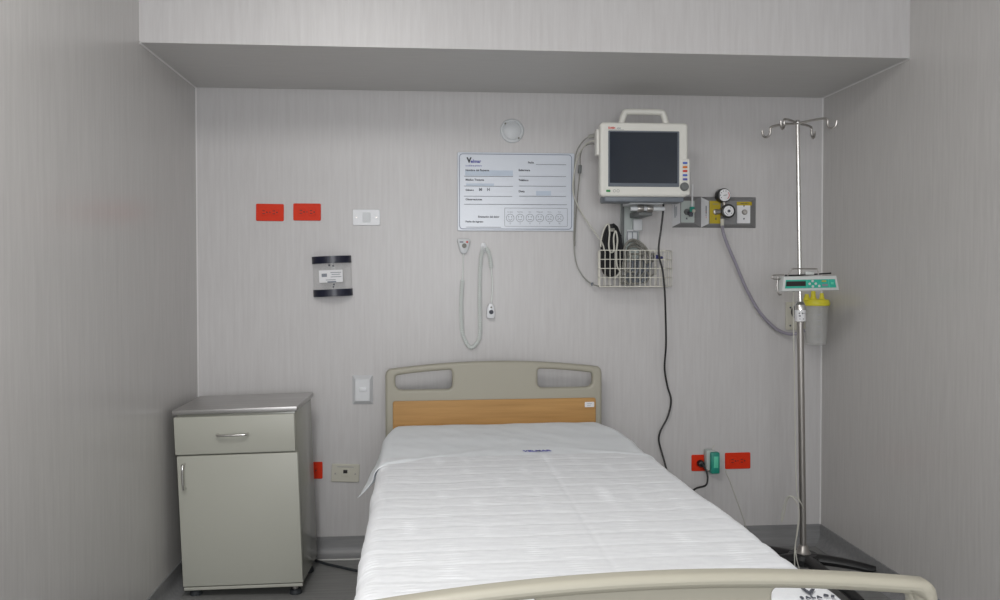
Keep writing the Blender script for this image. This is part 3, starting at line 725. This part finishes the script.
lead('sensor_lead', [(600.5, 144.0, -.19), (590, 144, -.16), (583.5, 147.5, -.10), (580.4, 156, -.06), (580.2, 168, -.04), (579.0, 182, -.03), (577.3, 200, -.022), (575.4, 226, -.02), (574.8, 246, -.025)], .0024, 'cable_grey',
     'grey lead with an inline joint hanging nearest the monitor side', plug=lambda t, P: (plug_at(t, P, .006, .030, 'black_plastic'), MB().cyl(at(580.2, 165, -.042), at(579.6, 173.5, -.036), .0075, n=12, bev=.002).build('inline_joint', 'knob_grey', t)))
# black mains lead of the monitor
pc = [(663.4, 200, -.17), (663.2, 210, -.165), (661.2, 228, -.16), (658.8, 246, -.158), (659.4, 258, -.157), (662.5, 270, -.156), (664.6, 290, -.152), (665.6, 315, -.12), (666, 345, -.06), (664.6, 368, -.03), (667.4, 386, -.02), (671, 400, -.02), (668, 416, -.02), (660.5, 431, -.02), (658.8, 440, -.02), (661, 450, -.03), (665, 464, -.06), (672, 490, -.10), (684, 496, -.10), (696, 488.5, -.08), (705.5, 485.5, -.07), (707.6, 479, -.06), (706.4, 471, -.05), (703, 465, -.042)]
def mains_plug(t, P):
    e = at(701.4, 464, -.028)
    MB().cyl((e.x, -.009, e.z), (e.x, -.036, e.z), .0165, .013, n=20, bev=.004).build('plug', 'black_plastic', t)
lead('power_cord', pc, .0042, 'black_plastic', 'black power cord dropping from the monitor to the low red outlet', 'cord', mains_plug)
q = at(711.2, 461.0, -.03)
ga = thing('plug_adapter', 'green plug-in adapter in the low red outlet beside the black plug', 'adapter', (q.x, -.009, q.z))
MB().box((q.x-.008, -.0285, q.z+.006), (.038, .039, .088), .004).build('housing', 'panel_light', ga)
MB().box((q.x+.008, -.050, q.z-.003), (.040, .030, .094), .006).build('front_cover', 'green_plug', ga)
MB().box((q.x+.010, -.0655, q.z+.002), (.020, .003, .05), .001).build('window', 'green_light', ga)
MB().tube([(q.x+.006, -.03, q.z+.048), (q.x+.008, -.03, q.z+.062), (q.x+.016, -.03, q.z+.070)], .0014, 6, 4).build('strap', 'cable_white', ga)
ww = MB().tube(W2([(725, 470.5), (729.5, 480), (736, 498), (741.5, 513), (746.5, 530), (749, 548)], -.006), .0016, 6, 5)
tag(ww.build('thin_wire', 'cable_white', origin=at(749, 548, -.006)), 'thin white wire running down the wall from the right-hand low red outlet', 'wire')
fc_ = MB().tube([atz(312, 559, .008), atz(325, 563.5, .006), atz(340, 567, .006), atz(358, 571, .006), atz(385, 577, .006), atz(420, 580, .006)], .0055, 8, 6)
tag(fc_.build('floor_cable', 'dark_rubber', origin=atz(340, 567, 0)), 'black cable lying on the floor between cabinet and bed', 'cable')

# ------------------------------------------------------------------ medical gas panels
def gas_box(label, px0, px1, py0, py1, ex0, ex1, ey0, ey1, YP):
    a, b = at(px0, py1, 0), at(px1, py0, 0); z0, z1 = at((px0+px1)/2, py1, 0).z, at((px0+px1)/2, py0, 0).z
    c, d = at(ex0, ey1, YP), at(ex1, ey0, YP)
    t = thing('gas_panel', label, 'gas panel', ((a.x+b.x)/2, 0, z0), group='medical gas panels')
    m = MB().frustum((a.x, z0, b.x, z1), (c.x, c.z, d.x, d.z), 0, YP); hs = m.build('housing', 'panel_grey', t, smooth=False)
    # printed white sheet on the sloping left cheek
    A, B, Cc, D = Vector((a.x, 0, z0)), Vector((a.x, 0, z1)), Vector((c.x, YP, d.z)), Vector((c.x, YP, c.z))
    n = (B-A).cross(D-A).normalized(); n = n if n.x < 0 else -n
    def L(u, v): return A.lerp(D, u).lerp(B.lerp(Cc, u), v)+n*.0012
    m = MB(); vs = [m.bm.verts.new(L(*q)) for q in ((.02, .02), (.98, .02), (.98, .98), (.02, .98))]
    vs2 = [m.bm.verts.new(v.co-n*.001) for v in vs]; m.bm.faces.new(vs); m.bm.faces.new(vs2[::-1])
    for k in range(4): m.bm.faces.new((vs[k], vs[(k+1) % 4], vs2[(k+1) % 4], vs2[k]))
    sh = m.build('cheek_label', 'label_white', t, smooth=False)
    return t, L, n, sh, YP
g1, L1_, n1, sh1, YP = gas_box('grey gas panel partly behind the monitor with a white flow tube', 672.2, 701, 196.5, 227.6, 680.4, 694.8, 200.4, 223.4, -.035)
def quad_marks(parent, L, n, quads, mname, name):
    m = MB()
    for (u0, u1, v0, v1) in quads:
        vs = [m.bm.verts.new(L(*q)+n*.0012) for q in ((u0, v0), (u1, v0), (u1, v1), (u0, v1))]; vs2 = [m.bm.verts.new(v.co-n*.0006) for v in vs]
        m.bm.faces.new(vs); m.bm.faces.new(vs2[::-1])
        for k in range(4): m.bm.faces.new((vs[k], vs[(k+1) % 4], vs2[(k+1) % 4], vs2[k]))
    m.build(name, mname, parent, smooth=False)
quad_marks(sh1, L1_, n1, [(.3, .34, .3, .75), (.42, .46, .3, .68), (.55, .59, .35, .7)], 'ink_grey', 'print')
c, d = at(680.8, 222.6, YP), at(694.2, 200.9, YP)
op = MB().plate([rrect(c.x, c.z, d.x, d.z, .003)], .004, .001, fp(YP-.002)).build('outlet_plate', 'panel_light', g1)
q = at(686.4, 212, YP)
MB().lathe([(.013, 0), (.013, .006), (.010, .010), (.006, .010), (.006, .004), (.001, .004)], Matrix.Translation((q.x, YP-.004, q.z)) @ Matrix.Rotation(PI/2, 4, 'X')).build('gas_port', 'knob_grey', op)
q = at(686.4, 218.6, YP); MB().box((q.x, YP-.0045, q.z), (.006, .001, .008)).build('mark', 'ink', op)
q = at(692.0, 211, YP-.04)
fm = thing('flow_tube', 'thin clear flow tube with green nut on the left gas panel', 'flowmeter', (q.x, YP-.004, q.z))
MB().cyl((q.x-.004, YP-.004, q.z-.008), (q.x-.004, YP-.045, q.z-.008), .008, n=16).build('inlet', 'ink', fm)
MB().cyl((q.x, YP-.04, q.z-.004), (q.x, YP-.04, q.z+.018), .011, n=6, bev=.0015).build('nut', 'green_plug', fm)
qt = at(692.6, 184.2, YP-.04); MB().cyl((q.x, YP-.04, q.z+.016), (qt.x, YP-.04, qt.z), .0038, n=12).build('tube', 'label_white', fm)
q2 = at(693.6, 211, YP-.05); MB().sph((q2.x, YP-.052, q2.z), .008).build('valve_ball', 'cream_plastic', fm)
MB().box((q.x-.004, YP-.038, q.z-.018), (.016, .016, .012), .003).build('valve_body', 'ink', fm)

g2, L2_, n2, sh2, YP = gas_box('wider grey gas panel with yellow and white outlet plates', 701.3, 755.8, 197, 227.9, 708.9, 750.4, 200.8, 224.2, -.035)
quad_marks(sh2, L2_, n2, [(.62, .72, .45, .75), (.64, .70, .36, .42)], 'ink', 'print')
quad_marks(sh2, L2_, n2, [(.62, .70, .5, .56), (.66, .70, .28, .34)], 'red_mark', 'red_print')
c, d = at(709.4, 223.6, YP), at(720.2, 201.0, YP)
y1 = MB().plate([rrect(c.x, c.z, d.x, d.z, .003)], .004, .001, fp(YP-.002)).build('outlet_plate', 'yellow', g2); y1['label'] = 'yellow vacuum outlet plate'
q = at(715.6, 212, YP)
MB().lathe([(.013, 0), (.013, .005), (.009, .008), (.005, .008), (.005, .003), (.001, .003)], Matrix.Translation((q.x, YP-.004, q.z)) @ Matrix.Rotation(PI/2, 4, 'X')).build('gas_port', 'dull_steel', y1)
q = at(715.6, 218.8, YP); MB().box((q.x, YP-.0045, q.z), (.005, .001, .010)).build('mark', 'ink', y1)
q = at(715.4, 204.3, YP); MB().text('VACIO', .009, face_at((q.x, YP-.0045, q.z)), align='CENTER').build('plate_text', 'ink_grey', y1)
c, d = at(736.8, 223.3, YP), at(750.0, 205.4, YP)
w1 = MB().plate([rrect(c.x, c.z, d.x, d.z, .003)], .004, .001, fp(YP-.002)).build('outlet_plate', 'label_white', g2); w1['label'] = 'white gas outlet plate with yellow header'
c, d = at(736.6, 205.5, YP), at(751.6, 201.9, YP)
hd = MB().box(((c.x+d.x)/2, YP-.0025, (c.z+d.z)/2), (d.x-c.x, .005, d.z-c.z), .001).build('header_strip', 'yellow', w1)
q = at(744.2, 203.7, YP); MB().text('AIRE MED', .0085, face_at((q.x, YP-.0055, q.z)), align='CENTER').build('strip_text', 'ink', hd)
q = at(744, 212.2, YP)
MB().lathe([(.012, 0), (.012, .005), (.009, .008), (.004, .008), (.004, .003), (.001, .003)], Matrix.Translation((q.x, YP-.004, q.z)) @ Matrix.Rotation(PI/2, 4, 'X')).build('gas_port', 'dull_steel', w1)
mk = MB(); q = at(743.6, 219, YP); mk.prism([(q.x-.004, q.z+.004), (q.x+.004, q.z+.004), (q.x, q.z-.005)], YP-.0048, YP-.004); q = at(743.6, 206.3, YP); mk.prism([(q.x-.004, q.z+.003), (q.x+.004, q.z+.003), (q.x, q.z-.004)], YP-.0048, YP-.004)
mk.build('mark', 'ink', w1)
# vacuum regulator with gauge and knob
RX = Matrix.Rotation(PI/2, 4, 'X')
q = at(727.6, 211.3, YP-.05)
vr = thing('vacuum_regulator', 'round vacuum regulator with gauge and black rimmed knob on the gas panel', 'regulator', (q.x, YP-.004, q.z))
p_ = at(715.6, 212, YP); MB().cyl((p_.x, YP-.010, p_.z), (q.x, YP-.040, q.z+.004), .010, n=16).box((q.x, YP-.03, q.z), (.034, .036, .040), .006).build('body', 'dull_steel', vr)
MB().cyl((q.x, YP-.044, q.z), (q.x, YP-.064, q.z), .0305, n=36, bev=.003).build('knob_rim', 'black_plastic', vr)
kf = MB().cyl((q.x, YP-.060, q.z), (q.x, YP-.0655, q.z), .0225, n=32, bev=.001).build('knob_face', 'label_white', vr)
MB().cyl((q.x, YP-.065, q.z), (q.x, YP-.069, q.z), .0062, n=18).build('knob_center', 'ink', kf)
mk = MB()
for a_ in (200, 225, 250, 320, 60): mk.cyl((q.x+.0155*math.cos(math.radians(a_)), YP-.065, q.z+.0155*math.sin(math.radians(a_))), (q.x+.0155*math.cos(math.radians(a_)), YP-.0662, q.z+.0155*math.sin(math.radians(a_))), .0018, n=8)
mk.build('knob_marks', 'ink', kf)
g = at(724.6, 195.2, YP-.04); 
gg = MB().cyl((g.x-.004, YP-.005, g.z), (g.x, YP-.040, g.z), .0305, n=36, bev=.003).build('gauge_case', 'black_plastic', vr)
MB().cyl((g.x, YP-.036, g.z), (g.x, YP-.0425, g.z), .0262, n=32, bev=.001).build('gauge_face', 'label_white', gg)
gm = MB(); 
arcp = [(g.x+.0195*math.cos(math.radians(a_)), YP-.0428, g.z+.0195*math.sin(math.radians(a_))) for a_ in range(-50, 45, 8)]
gm.tube(arcp, .0017, 6, 1); gm.build('red_arc', 'red_mark', gg)
gm = MB()
gm.tube([(g.x-.006, YP-.043, g.z-.001), (g.x+.010, YP-.043, g.z+.001)], .0013, 6, 1)
for a_ in (215, 180, 145, 110, 75): gm.box((g.x+.0185*math.cos(math.radians(a_)), YP-.0428, g.z+.0185*math.sin(math.radians(a_))), (.0035, .001, .0035))
gm.build('gauge_marks', 'ink', gg)
MB().cyl((q.x-.006, YP-.030, q.z+.015), (g.x, YP-.028, g.z-.02), .008, n=14).build('gauge_stem', 'dull_steel', vr)
nn = at(722.2, 224, YP-.03); MB().cyl((nn.x, YP-.03, nn.z+.022), (nn.x, YP-.03, nn.z-.010), .0085, .0075, n=16, bev=.002).build('nipple', 'cream_plastic', vr)
# suction canister on its bracket
bkp = at(795, 316, 0)
br = thing('canister_bracket', 'cream wall bracket with black knob holding the suction canister', 'bracket', (bkp.x, 0, bkp.z))
m = MB().plate([rrect(bkp.x-.045, bkp.z-.062, bkp.x+.045, bkp.z+.062, .006)], .010, .003, fp(-.005)); m.build('wall_plate', 'cream_plastic', br)
MB().box((bkp.x+.022, -.014, bkp.z), (.016, .012, .13), .003).build('rail', 'yellow', br)
MB().lathe([(.030, 0), (.034, .006), (.034, .016), (.030, .020), (.001, .021)], Matrix.Translation((at(799.6, 312, -.03).x, -.012, at(799.6, 312, -.03).z)) @ RX).build('knob', 'black_plastic', br)
for z in (.038, -.042): MB().cyl((bkp.x-.026, -.009, bkp.z+z), (bkp.x-.026, -.012, bkp.z+z), .004, n=12).build('screw', 'ink', br)
CY = -.10
cl, cr_ = at(803.6, 300, CY), at(828.8, 300, CY); ccx = (cl.x+cr_.x)/2; rl = (cr_.x-cl.x)/2
zl0, zl1 = at(815, 305, CY).z, at(815, 300, CY).z
zc0 = at(815, 345, CY).z
MB().tube([(bkp.x+.03, -.012, bkp.z+.02), (bkp.x+.03, -.05, bkp.z+.02), (ccx-rl*.8, CY+.01, bkp.z+.02)], .006, 8, 1).build('arm', 'cream_plastic', br)
cn = thing('suction_canister', 'clear suction canister with bright yellow lid in the back right corner', 'canister', (ccx, CY, zc0))
T_ = Matrix.Translation((ccx, CY, 0))
MB().lathe([(.002, zc0), (rl*.74, zc0), (rl*.78, zc0+.006), (rl*.86, zl0), (rl*.83, zl0), (rl*.75, zc0+.008), (.002, zc0+.006)], T_).build('jar', 'clear_canister', cn)
ld = MB().lathe([(.002, zl0-.002), (rl*.97, zl0-.002), (rl, zl0+.004), (rl, zl0+.010), (rl*.9, zl1+.002), (.002, zl1+.006)], T_).build('lid', 'yellow_bright', cn)
zt = at(812, 290.5, CY).z
for px_, r_, top in ((805.5, .010, 294), (812, .011, 291), (820.5, .009, 293)):
    x = at(px_, 296, CY).x
    MB().lathe([(r_*1.5, zl1), (r_*1.2, zl1+.010), (r_, zl1+.014), (r_*.8, at(px_, top, CY).z), (.001, at(px_, top, CY).z)], Matrix.Translation((x, CY-.012, 0)), n=16).build('port', 'yellow_bright', ld)
gr = MB()
for k in range(5): gr.box((ccx-.01, CY-rl*.83, zc0+.03+k*.026), (.018, .002, .0015))
gr.build('scale_marks', 'ink_grey', cn)
hs = MB().tube([at(722.2, 226, YP-.03), at(723.6, 234, -.10), at(728, 246, -.09), at(735, 262, -.075), at(746, 288, -.06), at(759, 311, -.05), at(772, 325.5, -.045), at(781, 331.5, -.045), at(790, 334, -.05), at(799, 333, -.06), at(805, 330, -.075)], .0072, 10, 7)
tag(hs.build('suction_hose', 'hose_grey', origin=at(746, 288, -.06)), 'grey-violet suction hose sagging from the regulator to the canister', 'hose')

# ------------------------------------------------------------------ IV stand
PY = -.42
pb_, ptp = at(803.2, 552, PY), at(797.6, 122.5, PY)
iv = thing('iv_stand', 'steel drip stand with four hooks and black wheeled base beside the bed', 'drip stand', (pb_.x, PY, 0))
pl_ = lambda z: pb_.lerp(ptp, (z-pb_.z)/(ptp.z-pb_.z))
zcol0, zcol1 = at(800, 322, PY).z, at(800, 301.5, PY).z
MB().cyl(pl_(zcol0-.2), ptp, .0082, n=18).build('pole', 'chrome', iv)
MB().cyl(pl_(.085), pl_(zcol0+.01), .0128, n=20).build('outer_tube', 'dull_steel', iv)
co = MB().cyl(pl_(zcol0), pl_(zcol1-.012), .0205, n=24, bev=.002).cyl(pl_(zcol1-.014), pl_(zcol1), .0205, .014, n=24)
co = co.build('height_collar', 'chrome', iv)
m = MB(); A, B = pl_(zcol0+.004), pl_(zcol0+.048)
m.cyl(A, B, .0212, n=24); lb = m.build('collar_label', 'label_white', co)
tx = MB()
qq = pl_(zcol0+.035)
for dz, a_, b_ in ((0, -.013, -.004), (0, -.002, .004), (0, .006, .012), (-.010, -.013, .003), (-.022, -.010, -.004), (-.022, .0, .006)): tx.box((qq.x+(a_+b_)/2, qq.y-.0205+abs(a_+b_)*.18, qq.z+dz), (b_-a_, .0030, .0045))
tx.build('label_print', 'ink', lb)
def hook(px, py, dy, name='hook'):
    e = at(px, py, PY+dy); t0 = ptp+Vector((0, 0, -.004)); d = Vector((e.x-t0.x, dy, 0)); d.normalize()
    P = [t0, t0.lerp(e, .5)+Vector((0, 0, .003)), e-d*.012+Vector((0, 0, .001)), e+Vector((0, 0, -.006))]
    P += [e+Vector((0, 0, -.022)), e+d*.005+Vector((0, 0, -.034)), e+d*.017+Vector((0, 0, -.040)), e+d*.029+Vector((0, 0, -.033)), e+d*.033+Vector((0, 0, -.020)), e+d*.034+Vector((0, 0, -.012))]
    o = MB().tube(P, .0046, 8, 5).build(name, 'dull_steel', iv)
hook(784.2, 118.9, -.10); hook(827.6, 118.4, -.08); hook(770.4, 126.8, .08); hook(811.6, 127.4, .10)
MB().sph(ptp, .0105).build('pole_cap', 'chrome', iv)
MB().lathe([(.030, .095), (.030, .104), (.024, .110), (.018, .130), (.0135, .135), (.001, .135)], Matrix.Translation((pb_.x, PY, 0))).build('base_flange', 'dull_steel', iv)
MB().lathe([(.045, .058), (.060, .066), (.062, .088), (.052, .102), (.001, .104)], Matrix.Translation((pb_.x, PY, 0))).build('base_hub', 'black_plastic', iv)
def ivleg(ang, Ln):
    a_ = math.radians(ang); d = Vector((math.cos(a_), math.sin(a_), 0)); n = Vector((-d.y, d.x, 0)); c = Vector((pb_.x, PY, 0))
    m = MB(); rings = []
    for k in range(13):
        t = k/12; s = .02+(Ln-.02)*t; zt = .104-.026*t**2.0; th = .044-.012*t; wd_ = .027-.007*t
        if k == 12: th *= .6; wd_ *= .6
        p = c+d*s; ring = []
        for j in range(10):
            q = 2*PI*j/10; ring.append(m.bm.verts.new(p+n*(wd_*math.cos(q))+Vector((0, 0, zt-th/2+th/2*math.sin(q)))))
        rings.append(ring)
    for A, B in zip(rings, rings[1:]):
        for j in range(10): m.bm.faces.new((A[j], A[(j+1) % 10], B[(j+1) % 10], B[j]))
    m.bm.faces.new(rings[0][::-1]); m.bm.faces.new(rings[-1])
    lg = m.build('leg', 'black_plastic', iv)
    e = c+d*(Ln-.018); 
    MB().cyl(e-n*.010+Vector((0, 0, .0225)), e+n*.010+Vector((0, 0, .0225)), .022, n=22, bev=.003).cyl(e+Vector((0, 0, .03)), e+Vector((0, 0, .055)), .006, n=10).build('caster', 'dark_rubber', lg)
ivleg(-24, .265); ivleg(-87, .42); ivleg(188, .30); ivleg(132, .29)
# infusion pump clamped to the pole
QY = -.51
pa, pb2, pc2, pd2 = at(783.9, 276.4, QY), at(836.8, 275.4, QY), at(839.9, 290.4, QY), at(782, 291.6, QY)
pm_ = thing('infusion_pump', 'small infusion pump with green keypad clamped to the drip stand', 'infusion pump', ((pc2.x+pd2.x)/2, QY+.04, pd2.z))
poly = [(pd2.x, pd2.z), (pc2.x, pc2.z), (pb2.x, pb2.z), (pa.x, pa.z)]
MB().prism(poly, QY, QY+.068, .006).build('case', 'pump_shell', pm_)
A, B, Cc, D = [Vector((x, QY-.0012, z)) for x, z in poly]
def pq(u, v): return A.lerp(B, u).lerp(D.lerp(Cc, u), v)
def ppatch(u0, u1, v0, v1, mname, name, parent, dy=0.0, bev=0.0):
    P = [pq(u0, v0), pq(u1, v0), pq(u1, v1), pq(u0, v1)]
    return MB().prism([(p.x, p.z) for p in P], QY-.0016-dy, QY+.0004-dy, bev).build(name, mname, parent)
kp = ppatch(.045, .945, .20, .76, 'green_panel', 'keypad', pm_)
ppatch(.055, .405, .34, .66, 'slot_dark', 'display', kp, .001)
ppatch(.425, .431, .22, .74, 'green_light', 'divider', kp, .0006); ppatch(.818, .826, .20, .76, 'green_light', 'divider', kp, .0006)
for u, v in ((.53, .66), (.53, .30), (.475, .48), (.585, .48), (.645, .32)):
    q = pq(u, v); MB().cyl((q.x, QY-.001, q.z), (q.x, QY-.0042, q.z), .0050, n=14, bev=.001).build('key', 'pump_shell', kp)
ppatch(.70, .80, .30, .45, 'ink_grey', 'key_patch', kp, .0007); q = pq(.885, .48); MB().box((q.x, QY-.002, q.z), (.011, .003, .009), .001).build('start_key', 'green_light', kp)
ppatch(.70, .78, .60, .68, 'yellow', 'warning_mark', kp, .0007)
zt = pa.z
q = at(787.4, 275.6, QY+.03); e = at(818.5, 274.6, QY+.03); u1_, u2_ = at(792.4, 268.8, QY+.03), at(816.4, 268.8, QY+.03)
MB().tube([q, q.lerp(u1_, .8), u1_+Vector((.006, 0, 0)), u2_-Vector((.006, 0, 0)), u2_+Vector((.003, 0, -.004)), e], .0026, 8, 4).build('carry_wire', 'dull_steel', pm_)
MB().tube([at(785, 275.4, QY+.035), at(800, 275.2, QY+.035), at(831, 273.2, QY+.035)], .0030, 8, 2).build('top_rail', 'black_plastic', pm_)
MB().box((at(809, 273, QY+.04).x, QY+.04, at(809, 273.2, QY+.04).z), (.036, .02, .014), .004).build('syringe_clamp', 'pump_shell', pm_)
cw = MB().tube([at(784, 274.8, QY+.03), at(776, 275.0, QY+.03), at(772.4, 276, QY+.03), at(772.6, 278.6, QY+.03), at(778, 279.2, QY+.03), at(783.5, 278, QY+.03)], .0026, 8, 4)
cw.tube([at(778, 277, QY+.04), at(777.2, 286, QY+.04), at(778.6, 294, QY+.04), at(781.5, 294.6, QY+.04)], .0030, 8, 4)
cw.build('hose_guide', 'dull_steel', pm_)
zz = (pa.z+pd2.z)/2; pp_ = pl_(zz); MB().box((pp_.x, PY-.012, zz), (.045, .05, .04), .005).build('pole_clamp', 'black_plastic', pm_)
# the pump's white mains lead, hanging along the stand and tied in a loop low down
lw = MB().tube([at(794, 291, QY+.05), at(793.2, 300, QY+.055), at(793.6, 330, PY-.02), at(794.2, 360, PY-.019), at(795, 420, PY-.019), at(795.8, 470, PY-.020), at(797.0, 492, PY-.022), at(800.8, 503, PY-.022), at(803.4, 508.5, PY-.02), at(801.2, 503.5, PY-.03), at(795.6, 497.6, PY-.03), at(789.2, 496.2, PY-.02), at(785.6, 500, PY-.01), at(782.4, 512, PY), at(781.6, 522, PY+.005), at(783.6, 516, PY+.01), at(787.4, 500, PY-.005), at(792, 497, PY-.03), at(798.2, 506, PY-.035), at(799, 520, PY-.035), at(797.2, 534, PY-.04), at(795.4, 545, PY-.075), at(796.5, 558, PY-.09), at(800, 572, PY-.09)], .0021, 7, 7)
lw.tube([at(798.5, 520, PY-.035), at(796.2, 538, PY-.04), at(794.6, 552, PY-.085), at(794.8, 570, PY-.09)], .0021, 7, 7)
tag(lw.build('pump_cord', 'cable_white', origin=at(795, 420, PY-.02)), 'thin white cord hanging from the infusion pump down the drip stand', 'cord')

# ------------------------------------------------------------------ colour management
S.view_settings.view_transform = 'Standard'; S.view_settings.look = 'None'; S.view_settings.gamma = 1.0
S.view_settings.use_curve_mapping = False; S.view_settings.exposure = 0.13
for o in bpy.data.objects:
    for k in ('_local', '_at'):
        if k in o: del o[k]
